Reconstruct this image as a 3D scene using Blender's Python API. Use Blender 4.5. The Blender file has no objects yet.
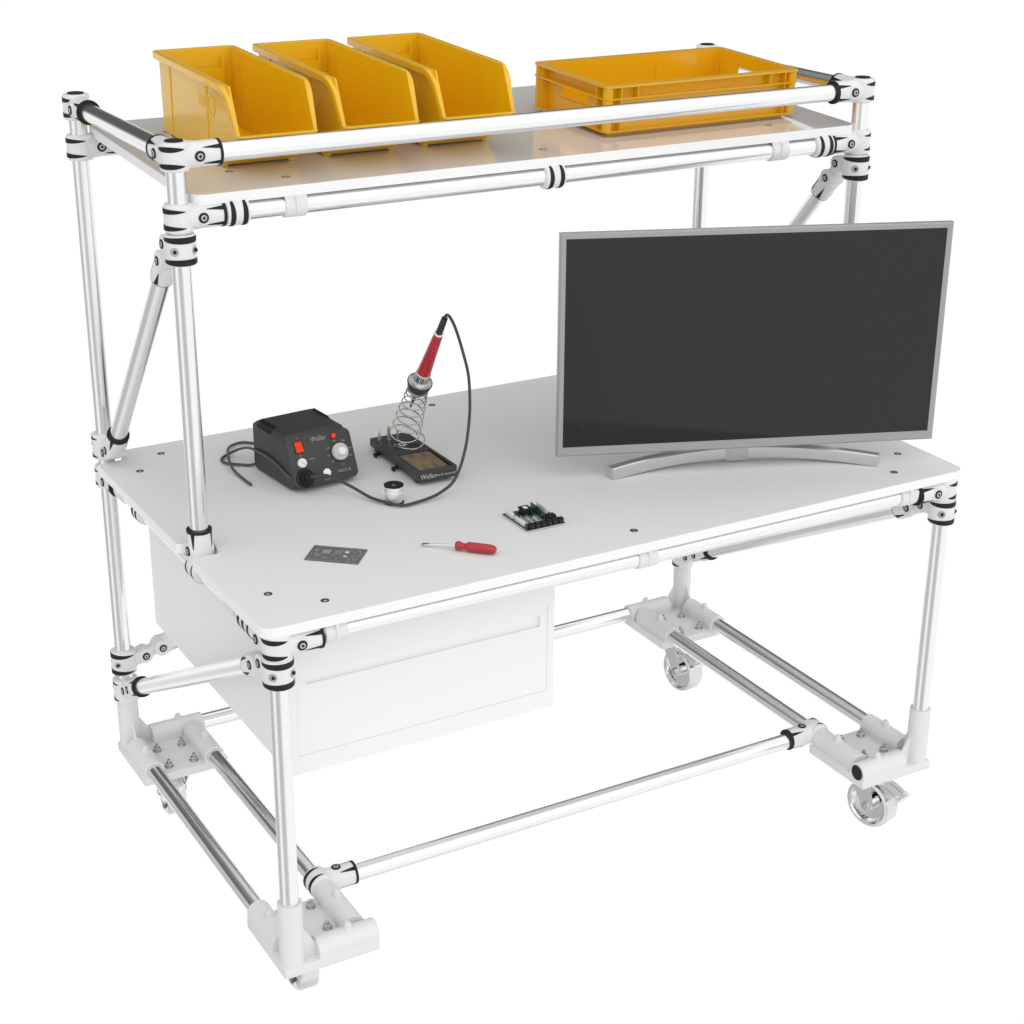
import bpy, bmesh, math, random
from mathutils import Vector, Matrix, Quaternion
random.seed(7)
R = math.radians
V = Vector
scn = bpy.context.scene
COL = scn.collection
Z0 = 0.027                       # the bench drawing has the plate top at 0.15; the floor lies 27 mm lower
PI = math.pi

# ------------------------------------------------------------------ materials
def mat(name, col, rough=0.4, metal=0.0, spec=0.5, coat=0.0, coat_r=0.1, noise=0.0, nscale=60.0, bump=0.0, bscale=300.0,
        trans=0.0, rvar=0.0, ior=1.5, aniso=0.0):
    m = bpy.data.materials.new(name); m.use_nodes = True
    nt = m.node_tree; b = nt.nodes['Principled BSDF']
    b.inputs['Base Color'].default_value = (*col, 1)
    b.inputs['Roughness'].default_value = rough
    b.inputs['Metallic'].default_value = metal
    b.inputs['Specular IOR Level'].default_value = spec
    b.inputs['IOR'].default_value = ior
    b.inputs['Coat Weight'].default_value = coat
    b.inputs['Coat Roughness'].default_value = coat_r
    b.inputs['Transmission Weight'].default_value = trans
    b.inputs['Anisotropic'].default_value = aniso
    tc = None
    if noise or bump or rvar:
        tc = nt.nodes.new('ShaderNodeTexCoord')
    if noise:
        n = nt.nodes.new('ShaderNodeTexNoise'); n.inputs['Scale'].default_value = nscale; n.inputs['Detail'].default_value = 4
        nt.links.new(tc.outputs['Object'], n.inputs['Vector'])
        mx = nt.nodes.new('ShaderNodeMix'); mx.data_type = 'RGBA'
        mx.inputs[6].default_value = (*[c * (1 - noise) for c in col], 1)
        mx.inputs[7].default_value = (*[min(1, c * (1 + noise)) for c in col], 1)
        nt.links.new(n.outputs['Fac'], mx.inputs[0]); nt.links.new(mx.outputs[2], b.inputs['Base Color'])
    if rvar:
        n = nt.nodes.new('ShaderNodeTexNoise'); n.inputs['Scale'].default_value = nscale * .3; n.inputs['Detail'].default_value = 3
        nt.links.new(tc.outputs['Object'], n.inputs['Vector'])
        mr = nt.nodes.new('ShaderNodeMapRange'); mr.inputs[1].default_value = .3; mr.inputs[2].default_value = .7
        mr.inputs[3].default_value = rough - rvar; mr.inputs[4].default_value = rough + rvar
        nt.links.new(n.outputs['Fac'], mr.inputs[0]); nt.links.new(mr.outputs[0], b.inputs['Roughness'])
    if bump:
        n = nt.nodes.new('ShaderNodeTexNoise'); n.inputs['Scale'].default_value = bscale; n.inputs['Detail'].default_value = 2
        nt.links.new(tc.outputs['Object'], n.inputs['Vector'])
        bp = nt.nodes.new('ShaderNodeBump'); bp.inputs['Strength'].default_value = bump; bp.inputs['Distance'].default_value = .001
        nt.links.new(n.outputs['Fac'], bp.inputs['Height']); nt.links.new(bp.outputs['Normal'], b.inputs['Normal'])
    return m

M = {}
M['laminate'] = mat('white_laminate', (.77, .77, .77), .62, spec=.3, noise=.012, nscale=9, bump=.03, bscale=900, rvar=.04)
M['gloss'] = mat('glossy_white_board', (.78, .775, .765), .06, ior=1.75, coat=.45, coat_r=.04, noise=.01, nscale=8)
M['edge'] = mat('board_edge_lit', (.90, .90, .90), .4)  # board edges coloured lighter than the tops to imitate light from the front
M['cast'] = mat('white_powder_coat', (.755, .755, .755), .5, noise=.015, nscale=40, bump=.05, bscale=700)
M['clampw'] = mat('white_painted_diecast', (.775, .775, .775), .33, noise=.012, nscale=50, bump=.03, bscale=500)
M['cabinet'] = mat('white_sheet_steel', (.87, .87, .87), .45, noise=.008, nscale=12, bump=.02, bscale=600)
M['black'] = mat('black_rubber', (.010, .009, .009), .55, spec=.32)
M['blackp'] = mat('black_plastic', (.022, .022, .023), .38, bump=.04, bscale=900)
M['grey_body'] = mat('charcoal_plastic', (.040, .040, .041), .5, bump=.06, bscale=1200, noise=.03)
M['darkgrey'] = mat('anthracite_plastic', (.036, .036, .037), .45, bump=.05, bscale=1200)
M['alu'] = mat('brushed_aluminium_tube', (.90, .905, .91), .21, metal=1)
M['chrome'] = mat('chrome', (.80, .80, .81), .05, metal=1)
M['steel'] = mat('polished_steel', (.80, .80, .81), .2, metal=1)
M['zinc'] = mat('zinc_plated_steel', (.55, .55, .56), .22, metal=1)
M['bolt'] = mat('dull_steel', (.50, .50, .51), .38, metal=1)
M['cord'] = mat('grey_mains_lead', (.078, .078, .079), .5)
M['coilwire'] = mat('grey_spring_wire', (.48, .48, .49), .22, metal=1)
M['tin'] = mat('solder_tin', (.90, .90, .91), .5, metal=1, bump=.2, bscale=900)
M['silverp'] = mat('silver_painted_plastic', (.36, .36, .365), .36, metal=.35, noise=.01)
M['tvstand'] = mat('satin_silver_metal', (.62, .62, .63), .3, metal=.8)
M['tvback'] = mat('pale_grey_plastic', (.55, .55, .56), .5)
M['screen'] = mat('black_glass_screen', (.004, .004, .004), .09, rvar=.015, nscale=4)
M['yellow'] = mat('yellow_plastic', (.82, .475, .005), .26, noise=.02, nscale=25, bump=.02, bscale=600, coat=.45, coat_r=.07)
M['crate'] = mat('yellow_crate_plastic', (.80, .43, .004), .28, noise=.02, nscale=25, bump=.02, bscale=600, coat=.4, coat_r=.1)
M['orange'] = mat('orange_lens', (.85, .060, .002), .4, spec=.25)
M['red'] = mat('red_plastic', (.42, .012, .02), .28, coat=.3, coat_r=.08)
M['redgrip'] = mat('red_rubber_grip', (.46, .014, .028), .35, coat=.2)
M['whitep'] = mat('white_plastic', (.82, .82, .82), .35)
M['greyknob'] = mat('grey_plastic', (.52, .52, .52), .35)
M['print'] = mat('pale_grey_print', (.40, .40, .40), .5)
M['printw'] = mat('white_print', (.9, .9, .9), .5)
M['printt'] = mat('soft_white_print', (.6, .6, .6), .5)
M['cable'] = mat('grey_cable', (.045, .045, .046), .5)
M['pcbgreen'] = mat('green_solder_mask', (.006, .065, .030), .32, noise=.35, nscale=140, coat=.3)
M['pcbedge'] = mat('board_edge', (.66, .70, .68), .5)
M['pcbgrey'] = mat('grey_solder_mask', (.145, .145, .148), .42, noise=.3, nscale=220)
M['pad'] = mat('tinned_pads', (.42, .42, .42), .4, metal=.3)
M['padred'] = mat('dull_red_marking', (.20, .07, .07), .5)
M['clear'] = mat('milky_plastic', (.70, .74, .72), .3)
M['brass'] = mat('brass', (.62, .40, .10), .35, metal=1)
M['pins'] = mat('tinned_pins', (.75, .75, .74), .3, metal=1)

def sponge_mat():
    m = bpy.data.materials.new('cellulose_sponge'); m.use_nodes = True
    nt = m.node_tree; b = nt.nodes['Principled BSDF']; b.inputs['Roughness'].default_value = .85
    tc = nt.nodes.new('ShaderNodeTexCoord')
    n = nt.nodes.new('ShaderNodeTexNoise'); n.inputs['Scale'].default_value = 55; n.inputs['Detail'].default_value = 3
    r = nt.nodes.new('ShaderNodeValToRGB')
    e = r.color_ramp.elements
    e[0].position = .30; e[0].color = (.075, .075, .068, 1); e[1].position = .72; e[1].color = (.36, .13, .035, 1)
    a = e.new(.45); a.color = (.17, .145, .10, 1); a = e.new(.58); a.color = (.25, .15, .07, 1)
    v = nt.nodes.new('ShaderNodeTexVoronoi'); v.inputs['Scale'].default_value = 260
    bp = nt.nodes.new('ShaderNodeBump'); bp.inputs['Strength'].default_value = .6; bp.inputs['Distance'].default_value = .002
    for t in (n, v): nt.links.new(tc.outputs['Object'], t.inputs['Vector'])
    nt.links.new(n.outputs['Fac'], r.inputs[0]); nt.links.new(r.outputs[0], b.inputs['Base Color'])
    nt.links.new(v.outputs['Distance'], bp.inputs['Height']); nt.links.new(bp.outputs['Normal'], b.inputs['Normal'])
    return m
M['sponge'] = sponge_mat()

# ------------------------------------------------------------------ mesh builder
def frame(d):
    d = V(d).normalized()
    a = V((0, 0, 1)) if abs(d.z) < .9 else V((1, 0, 0))
    u = a.cross(d).normalized(); w = d.cross(u)
    return d, u, w

class MB:
    def __init__(s): s.bm = bmesh.new()
    def _face(s, vs, mi):
        try: f = s.bm.faces.new(vs)
        except ValueError: return
        f.material_index = mi; f.smooth = True
    def box(s, lo, hi, mi=0, bev=0, seg=2, mx=None):
        b = bmesh.new()
        lo, hi = V(lo), V(hi)
        vs = [b.verts.new((x, y, z)) for x in (lo.x, hi.x) for y in (lo.y, hi.y) for z in (lo.z, hi.z)]
        for q in ((0, 1, 3, 2), (4, 6, 7, 5), (0, 4, 5, 1), (2, 3, 7, 6), (0, 2, 6, 4), (1, 5, 7, 3)):
            b.faces.new([vs[i] for i in q])
        s._merge(b, mi, bev, seg, mx)
    def _merge(s, b, mi, bev=0, seg=2, mx=None, edges=None):
        bmesh.ops.recalc_face_normals(b, faces=b.faces)
        if bev:
            bmesh.ops.bevel(b, geom=edges(b) if edges else list(b.edges), offset=bev, segments=seg, profile=.5, affect='EDGES')
        if mx is not None: bmesh.ops.transform(b, matrix=mx, verts=b.verts)
        mp = {v: s.bm.verts.new(v.co) for v in b.verts}
        for f in b.faces: s._face([mp[v] for v in f.verts], mi)
        b.free()
    def prism(s, pts, z0, z1, mi=0, bev=0, seg=2, mx=None, top_only=False):
        b = bmesh.new()
        lo = [b.verts.new((x, y, z0)) for x, y in pts]; hi = [b.verts.new((x, y, z1)) for x, y in pts]
        n = len(pts)
        b.faces.new(lo[::-1]); b.faces.new(hi)
        for i in range(n): b.faces.new((lo[i], lo[(i + 1) % n], hi[(i + 1) % n], hi[i]))
        ed = lambda bb: [e for e in bb.edges if abs(e.verts[0].co.z - e.verts[1].co.z) < 1e-7]
        s._merge(b, mi, bev, seg, mx, ed)
    def lathe(s, p, d, prof, seg=32, mi=0, cap=True, mids=None, ph=0.0):
        """prof: list of (t along d, radius)"""
        p = V(p); d, u, w = frame(d)
        rings = []
        for t, r in prof:
            if r < 1e-7: rings.append([s.bm.verts.new(p + d * t)])
            else: rings.append([s.bm.verts.new(p + d * t + (u * math.cos(a) + w * math.sin(a)) * r) for a in (ph + 2 * PI * k / seg for k in range(seg))])
        for i in range(len(rings) - 1):
            A, B = rings[i], rings[i + 1]; m_ = mids[i] if mids else mi
            for k in range(seg):
                k2 = (k + 1) % seg
                if len(A) == 1 and len(B) == 1: continue
                if len(A) == 1: s._face((A[0], B[k2], B[k]), m_)
                elif len(B) == 1: s._face((A[k], A[k2], B[0]), m_)
                else: s._face((A[k], A[k2], B[k2], B[k]), m_)
        if cap:
            if len(rings[0]) > 1: s._face(rings[0][::-1], mids[0] if mids else mi)
            if len(rings[-1]) > 1: s._face(rings[-1], mids[-1] if mids else mi)
    def cyl(s, a, b, r, seg=32, mi=0, bev=0, r2=None):
        a, b = V(a), V(b); L = (b - a).length; r2 = r if r2 is None else r2
        if bev:
            pr = [(0, r - bev)] + [(bev * (1 - math.cos(q)), r - bev * (1 - math.sin(q))) for q in (PI / 6, PI / 3, PI / 2)]
            pr += [(L - bev * (1 - math.cos(q)), r2 - bev * (1 - math.sin(q))) for q in (PI / 2, PI / 3, PI / 6)] + [(L, r2 - bev)]
        else: pr = [(0, r), (L, r2)]
        s.lathe(a, b - a, pr, seg, mi)
    def pipe(s, a, b, ro, ri, seg=32, mi=0):
        a, b = V(a), V(b); L = (b - a).length
        s.lathe(a, b - a, [(0, ri), (0, ro), (L, ro), (L, ri), (0, ri)], seg, mi, cap=False)
    def tube(s, pts, r, seg=12, mi=0, closed=False, cap=True):
        pts = [V(q) for q in pts]; n = len(pts); rings = []
        def tan(i):
            a = pts[(i - 1) % n] if (closed or i > 0) else pts[i]; c = pts[(i + 1) % n] if (closed or i < n - 1) else pts[i]
            return (c - a).normalized()
        t0 = tan(0); _, u, w = frame(t0)
        for i in range(n):
            t = tan(i)
            q = t0.rotation_difference(t); u = q @ u; u = (u - t * u.dot(t)).normalized(); w = t.cross(u); t0 = t
            rr = r[i] if isinstance(r, (list, tuple)) else r
            rings.append([s.bm.verts.new(pts[i] + (u * math.cos(a) + w * math.sin(a)) * rr) for a in (2 * PI * k / seg for k in range(seg))])
        for i in range(n if closed else n - 1):
            A, B = rings[i], rings[(i + 1) % n]
            for k in range(seg): s._face((A[k], A[(k + 1) % seg], B[(k + 1) % seg], B[k]), mi)
        if not closed and cap: s._face(rings[0][::-1], mi); s._face(rings[-1], mi)
    def sweep(s, frames, sect, mi=0, closed=True):
        """frames: (pos, o, w); sect: list of (a, b) -> pos + o*a + w*b"""
        rings = [[s.bm.verts.new(p + o * a + w * b) for a, b in sect] for p, o, w in frames]
        n = len(rings); k = len(sect)
        for i in range(n if closed else n - 1):
            A, B = rings[i], rings[(i + 1) % n]
            for j in range(k): s._face((A[j], A[(j + 1) % k], B[(j + 1) % k], B[j]), mi)
        if not closed: s._face(rings[0][::-1], mi); s._face(rings[-1], mi)
    def strip(s, p, d, r, ang, mi=1, lift=.0007, n=14):
        """a raised marking on a cylinder about axis p,d. ang: function k in 0..1 -> (t0, t1, angle vector)"""
        p = V(p); d = V(d).normalized(); rows = []
        for i in range(n + 1):
            t0, t1, o = ang(i / n); o = V(o)
            rows.append([s.bm.verts.new(p + d * t + o * q) for t, q in ((t0, r - .0015), (t0, r + lift), (t1, r + lift), (t1, r - .0015))])
        for i in range(n):
            A, B = rows[i], rows[i + 1]
            for j in range(3): s._face((A[j], A[j + 1], B[j + 1], B[j]), mi)
        s._face(rows[0][::-1], mi); s._face(rows[-1], mi)
    def quad(s, pts, mi=0): s._face([s.bm.verts.new(q) for q in pts], mi)
    def edge_mat(s, mi=1):
        s.bm.normal_update()
        for f in s.bm.faces:
            if abs(f.normal.z) < .8: f.material_index = mi
    def build(s, name, mats, parent=None, sharp=35, bev=0, solid=0, recalc=True):
        if recalc: bmesh.ops.recalc_face_normals(s.bm, faces=s.bm.faces)
        me = bpy.data.meshes.new(name); s.bm.to_mesh(me); s.bm.free()
        for m in (mats if isinstance(mats, (list, tuple)) else [mats]): me.materials.append(M[m])
        me.set_sharp_from_angle(angle=R(sharp))
        o = bpy.data.objects.new(name, me); COL.objects.link(o)
        if parent is not None:
            o.parent = parent
            if parent.name.startswith('workbench'): o.location = (0, 0, Z0)
        if solid:
            md = o.modifiers.new('solid', 'SOLIDIFY'); md.thickness = solid; md.offset = -1
        if bev:
            md = o.modifiers.new('bevel', 'BEVEL'); md.width = bev; md.segments = 2; md.limit_method = 'ANGLE'; md.angle_limit = R(40)
        return o

def thing(name, label, cat, loc=(0, 0, 0), rot=(0, 0, 0), group=None):
    o = bpy.data.objects.new(name, None); COL.objects.link(o)
    o.location = loc; o.rotation_euler = rot; o.empty_display_size = .05
    o['label'] = label; o['category'] = cat
    if group: o['group'] = group
    return o

def text(body, size, mx, m, parent, name='lettering', ext=.0003, sx=1.0, align='LEFT'):
    c = bpy.data.curves.new(name, 'FONT'); c.body = body; c.size = size; c.extrude = ext; c.align_x = align; c.align_y = 'CENTER'
    c.resolution_u = 3; c.offset = -.010 * size
    t = bpy.data.objects.new(name, c); COL.objects.link(t)
    dg = bpy.context.evaluated_depsgraph_get()
    me = bpy.data.meshes.new_from_object(t.evaluated_get(dg))
    bpy.data.objects.remove(t); bpy.data.curves.remove(c)
    me.transform(mx @ Matrix.Diagonal((sx, 1, 1, 1)))
    me.materials.clear(); me.materials.append(M[m]); me.name = name
    o = bpy.data.objects.new(name, me); COL.objects.link(o); o.parent = parent
    return o

def spline(pts, n=10):
    pts = [V(q) for q in pts]; out = []
    for i in range(len(pts) - 1):
        p0 = pts[max(i - 1, 0)]; p1 = pts[i]; p2 = pts[i + 1]; p3 = pts[min(i + 2, len(pts) - 1)]
        for k in range(n):
            t = k / n
            out.append(.5 * ((2 * p1) + (p2 - p0) * t + (2 * p0 - 5 * p1 + 4 * p2 - p3) * t * t + (3 * p1 - p0 - 3 * p2 + p3) * t ** 3))
    out.append(pts[-1]); return out

def rounded(pts, rad, n=9):
    """polygon with rounded corners; rad a number or one per corner"""
    out = []; k = len(pts)
    for i in range(k):
        p = V((*pts[i], 0)); a = V((*pts[i - 1], 0)); b = V((*pts[(i + 1) % k], 0))
        r = rad[i] if isinstance(rad, (list, tuple)) else rad
        if r <= 0: out.append((p.x, p.y)); continue
        da = (a - p).normalized(); db = (b - p).normalized(); half = da.angle(db) / 2
        t = r / math.tan(half); c = p + (da + db).normalized() * (r / math.sin(half))
        s0 = p + da * t - c; s1 = p + db * t - c
        for j in range(n + 1):
            q = s0.normalized().slerp(s1.normalized(), j / n) * r
            out.append((c.x + q.x, c.y + q.y))
    return out

# ================================================================== WORKBENCH
W, D, MY = 1.5, .911, .358
TR = .0174                       # tube radius
ZT = .84                         # table top
TH = math.atan(.048)             # the shelf leans forward
bench = thing('workbench', 'white tubular mobile workbench with tilted top shelf, drawer and four castors', 'workbench', (0, 0, 0))

def post(x, y, z0, z1):
    b = MB(); b.cyl((x, y, z0), (x, y, z1), TR, 40); b.build('post', 'alu', bench)
def rail(a, c, name='rail'):
    b = MB(); b.cyl(a, c, TR, 40); b.build(name, 'alu', bench)

for x in (0, W):
    post(x, 0, .17, .822); post(x, D, .17, 1.585); post(x, MY, .83, 1.585)

X, Y, Z = V((1, 0, 0)), V((0, 1, 0)), V((0, 0, 1))
def screw(parent, p, n, r=.0092):
    """hex socket screw in a black recess, facing n"""
    b = MB(); n = V(n).normalized(); p = V(p)
    b.lathe(p - n * .003, n, [(0, r), (.0042, r), (.0048, r - .0006), (.0048, r * .68), (.0036, r * .66)], 24, 0, cap=False)
    b.lathe(p - n * .003, n, [(.0030, r * .68), (.0052, r * .60), (.0056, r * .50), (.0056, r * .30), (.003, r * .28)], 18, 1, cap=False)
    b.lathe(p - n * .003, n, [(.0024, r * .34), (.0034, 0)], 12, 0, cap=False)
    b.build('clamp_screw', ['black', 'bolt'], parent)

def band(b, c, ax, r, h, face, half, thick, mi=1):
    """lens shaped black marking across a clamp body"""
    ax = V(ax); f = V(face).normalized(); g = ax.cross(f)
    def fn(k):
        a = (k * 2 - 1) * half
        th = thick * (1 - abs(k * 2 - 1) ** 2.2) + .0004
        return (h - th, h + th, f * math.cos(a) + g * math.sin(a))
    b.strip(c, ax, r, fn, mi, n=22)

def wedge(b, c, d, r, side, t0, t1, wd, mi=1):
    """tapered black marking along a clamp arm, broad at the open end"""
    d = V(d); f = V(side).normalized(); g = d.cross(f)
    n = 6
    rows = []
    for i in range(n + 1):
        k = i / n; t = t0 + (t1 - t0) * k; h = wd * (.12 + .88 * k) / r
        rows.append([b.bm.verts.new(V(c) + d * t + (f * math.cos(a) + g * math.sin(a)) * q)
                     for a, q in ((-h, r - .001), (-h, r + .0007), (0, r + .0007), (h, r + .0007), (h, r - .001))])
    for i in range(n):
        for j in range(4): b._face((rows[i][j], rows[i][j + 1], rows[i + 1][j + 1], rows[i + 1][j]), mi)
    b._face(rows[0][::-1], mi); b._face(rows[-1], mi)

def clamp(c, ax, arms, cap=None, face=None, L=.050, r=.0258, arm=.079, rings=True, screws=True):
    """die cast tube clamp: a body round one tube, arms that take others, black inlays"""
    c = V(c); ax = V(ax); b = MB()
    b.cyl(c - ax * L / 2, c + ax * L / 2, r, 40, 0, bev=.005)
    if cap: b.cyl(c + ax * L / 2 * cap - ax * .002, c + ax * (L / 2 * cap + .0022 * cap), r * .62, 32, 1, bev=.0006)
    sc = []
    if arms: f = -sum((V(a) for a in arms), V())
    if face is not None: f = V(face)
    half = 1.15 if len(arms) > 1 else 1.75
    for s in (-1, 1): band(b, c, ax, r, s * (L / 2 - .0105), f, half, .0042)
    for a in arms:
        a = V(a)
        ra = .0224
        b.lathe(c, a, [(0, ra + .001), (r + .006, ra + .001), (r + .012, ra), (arm - .004, ra), (arm - .004, ra + .0012), (arm + .001, ra + .0012), (arm + .001, TR)],
                40, 0, cap=False, mids=[0, 0, 0, 1, 1, 1])
        sd = ax.cross(a)
        for q in (1, -1):
            for e in (1, -1):
                wedge(b, c, a, ra, sd * q + ax * e * .75, arm - .034, arm - .003, .0042)
            # flat boss round the screw
            b.cyl(c + a * (r + .011) + sd * q * (ra - .008), c + a * (r + .011) + sd * q * (ra + .0008), .0125, 24, 0, bev=.001)
            sc.append((c + a * (r + .011) + sd * q * (ra + .0012), sd * q))
    o = b.build('clamp', ['clampw', 'black'], bench, sharp=40)
    if screws:
        for p, n in sc: screw(o, p, n)
    return o

def hinge(c, ax, k1, k2, pin, bdir, r=.0272, L=.0545, ln=.058, rg=.005, re=.0012):
    """clamp body with two knuckles and a socket that takes a brace running along bdir"""
    c, k1, k2, bdir = V(c), V(k1), V(k2), V(bdir).normalized(); ax = V(ax); pin = V(pin); b = MB()
    b.cyl(c - ax * L / 2, c + ax * L / 2, r, 40, 0, bev=.004)
    out = (k1 - c); out -= ax * out.dot(ax)
    for s in (-1, 1):
        band(b, c, ax, r, s * .0195, -out, 2.2, .0052)
    # body holes imitated: grey and black discs stand in for their shade
    of = -out.normalized(); g = ax.cross(of)
    for a in (-.75, .75):
        dv = of * math.cos(a) + g * math.sin(a)
        b.cyl(c + dv * (r - .003), c + dv * (r + .0006), .0078, 20, 2); b.cyl(c + dv * (r - .003) + g * .0016, c + dv * (r + .0024) + g * .0016, .0034, 14, 1)
    w = .0165
    def bar(p, q, h, wd):
        d = (q - p); Ld = d.length; d.normalize(); up = pin.cross(d)
        mx = Matrix((( *d, 0), (*pin, 0), (*up, 0), (0, 0, 0, 1))).transposed(); mx.translation = p
        b.box((0, -wd, -h), (Ld, wd, h), 0, .003, 2, mx)
    bar(c + out.normalized() * .012, k1, .0145, w)
    b.cyl(k1 - pin * (w + .001), k1 + pin * (w + .001), .0168, 32, 0, bev=.002)
    bar(k1, k2, .011, w - .004)
    b.cyl(k2 - pin * (w + .0025), k2 + pin * (w + .0025), .0186, 32, 0, bev=.002)
    bar(k2, k2 + bdir * .03, .0178, w)
    ra = .0217
    b.lathe(k2, bdir, [(.006, ra - .004), (.016, ra), (ln - rg, ra), (ln - rg, ra + re), (ln, ra + re), (ln, TR)], 40, 0, cap=False, mids=[0, 0, 1, 1, 1])
    up = pin.cross(bdir)
    for q in (1, -1):
        for e in (1, -1): wedge(b, k2, bdir, ra, pin * q + up * e * .8, ln - .034, ln - .003, .0042)
    o = b.build('clamp', ['clampw', 'black', 'bolt'], bench, sharp=40)
    for k, e in ((k1, .0012), (k2, .0026)):
        for q in (1, -1): screw(o, k + pin * q * (w + e), pin * q, .0085)
    rail_pts.append((k2 + bdir * (ln - .02)))
    return k2 + bdir * (ln - .02)
rail_pts = []

ZR = 1.5665
# top hand rails
rail((.03, MY, ZR), (W - .03, MY, ZR))
for x in (0, W): rail((x, MY + .03, ZR), (x, D - .03, ZR))
for x, s in ((0, 1), (W, -1)):
    clamp((x, MY, ZR), Z, [X * s, Y], cap=1)
    clamp((x, D, ZR), Z, [-Y], cap=1, face=(-s, .5, 0))
# shelf rails
ZS, ZSB = 1.4605, 1.4885
rail((.03, MY, ZS), (W - .03, MY, ZS)); rail((.03, D, ZSB), (W - .03, D, ZSB))
for x, s in ((0, 1), (W, -1)):
    clamp((x, MY, ZS), Z, [X * s]); clamp((x, D, ZSB), Z, [X * s])
for xc in (.103, .747, 1.399):
    clamp((xc, MY, ZS), X, [V((0, math.cos(TH), math.sin(TH)))], L=.044, r=.0245, screws=False, arm=.07, face=(0, -1, -.3))
    clamp((xc, D, ZSB), X, [V((0, -math.cos(TH), -math.sin(TH)))], L=.044, r=.0245, screws=False, arm=.07, face=(0, 1, -.3))
    rail((xc, MY + .03, ZS + .03 * .048), (xc, D - .03, ZSB - .03 * .048))
# table rails
ZA = .8025
rail((.03, 0, ZA), (W - .03, 0, ZA)); rail((.03, D, ZA), (W - .03, D, ZA))
for x, s in ((0, 1), (W, -1)):
    rail((x, .03, ZA), (x, D - .03, ZA))
    clamp((x, 0, ZA - .004), Z, [X * s, Y]); clamp((x, D, ZA - .004), Z, [X * s, -Y])
    clamp((x, MY, ZA), Y, [Z], L=.05, arm=.077, face=(-s * .4, 0, -1))
    for yc in (.105, .672):
        clamp((x, yc, ZA), Y, [X * s], L=.042, r=.0245, screws=False, arm=.07)
for yc in (.105, .672): rail((.03, yc, ZA), (W - .03, yc, ZA), 'rail')
# braces on both sides
for x, s in ((0, 1), (W, -1)):
    d = V((0, .648, -.762))
    a = hinge((x, MY, 1.406), Z, (x, .405, 1.406), (x, .4325, 1.370), X, d, ln=.054, rg=.0015, re=0)
    e = hinge((x, D, .866), Z, (x, .876, .862), (x, .850, .876), X, -d)
    rail(a, e, 'brace')
    d = V((0, .883, -.469))
    a = hinge((x, 0, .7485), Z, (x, .047, .746), (x, .086, .7256), X, d, ln=.044, rg=.0015, re=0)
    e = hinge((x, D, .291), Z, (x, .878, .303), (x, .841, .3235), X, -d)
    rail(a, e, 'brace')
d = V((.969, 0, .247))
a = hinge((0, D, .360), Z, (.046, D, .366), (.085, D, .377), Y, d)
e = hinge((W, D, .745), Z, (W - .046, D, .737), (W - .085, D, .719), Y, -d)
rail(a, e, 'brace')

# board clips
def clip(x, y, z, along, up):
    along, up = V(along), V(up); b = MB(); c = V((x, y, z))
    b.cyl(c - along * .021, c + along * .021, .0212, 32, 0, bev=.002)
    sd = along.cross(up)
    mx = Matrix(((*along, 0), (*sd, 0), (*up, 0), (0, 0, 0, 1))).transposed(); mx.translation = c
    b.box((-.021, -.0145, .006), (.021, .0145, .0205), 0, .0015, 2, mx)
    b.box((-.003, -.0232, -.008), (.003, .0232, .0200), 0, .001, 2, mx)
    b.build('board_clip', 'cast', bench)
UPS = V((0, -math.sin(TH), math.cos(TH)))
for xc in (.213, 1.285): clip(xc, MY, ZS, X, UPS)
for xc in (.2235, 1.2965): clip(xc, D, ZSB, X, UPS)
for xc in (.104, .748, 1.391):
    clip(xc, 0, ZA, X, Z); clip(xc, D, ZA, X, Z)
for x in (0, W):
    for yc in (.79, .175): clip(x, yc, ZA, Y, Z)

# table top with notches for the posts
ox = .032; yf = -.021; yb = .931
pl_ = [(-ox, yf), (W + ox + .004, yf), (W + ox + .004, .322), (W - .028, .322), (W - .028, .394), (W + ox + .004, .394), (W + ox + .004, .876), (W - .034, .876), (W - .034, yb),
       (.034, yb), (.034, .876), (-ox, .876), (-ox, .394), (.028, .394), (.028, .322), (-ox, .322)]
rad = [.026, .026, .012, .012, .012, .012, .012, .008, .012, .012, .008, .012, .012, .012, .012, .012]
b = MB(); b.prism(rounded(pl_, rad), ZT - .0195, ZT, 0, .0012, 2)
b.edge_mat(); top = b.build('tabletop', ['laminate', 'edge'], bench, sharp=12)
def board_screw(parent, p, n, ring='black'):
    b = MB(); p, n = V(p), V(n)
    b.lathe(p - n * .001, n, [(0, .0078), (.0013, .0078), (.0016, .0072), (.0016, .0048), (.0012, .0044)], 24, 0, cap=False)
    b.lathe(p - n * .001, n, [(.0008, .0046), (.0016, .0032), (.0018, 0)], 18, 1, cap=False)
    b.build('board_screw', [ring, 'steel'], parent)
for x, y in ((.033, .113), (.109, .0405), (.7512, .041), (.033, .794), (.106, .8715), (.7516, .876), (1.473, .119), (1.393, .039), (1.467, .794), (1.394, .8715)):
    board_screw(top, (x, y, ZT), Z)

# tilted shelf
SO = V((0, .344, 1.498)); EY = V((0, math.cos(TH), math.sin(TH)))
def sh(x, y, z): return SO + V((x, 0, 0)) + EY * y + UPS * z
SM = Matrix.Translation(SO) @ Matrix.Rotation(TH, 4, 'X')
b = MB(); b.prism(rounded([(.0245, 0), (W - .017, 0), (W - .017, .597), (.0245, .597)], .022), -.019, 0, 0, .0012, 2, SM)
b.edge_mat(); shelf = b.build('shelf', ['gloss', 'edge'], bench, sharp=12)
for x, y in ((.142, .135), (.22, .059), (.7565, .062), (1.3027, .066), (.146, .47), (1.36, .135), (1.354, .47), (.7565, .54)): board_screw(shelf, sh(x, y, 0), UPS, 'bolt')

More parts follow.
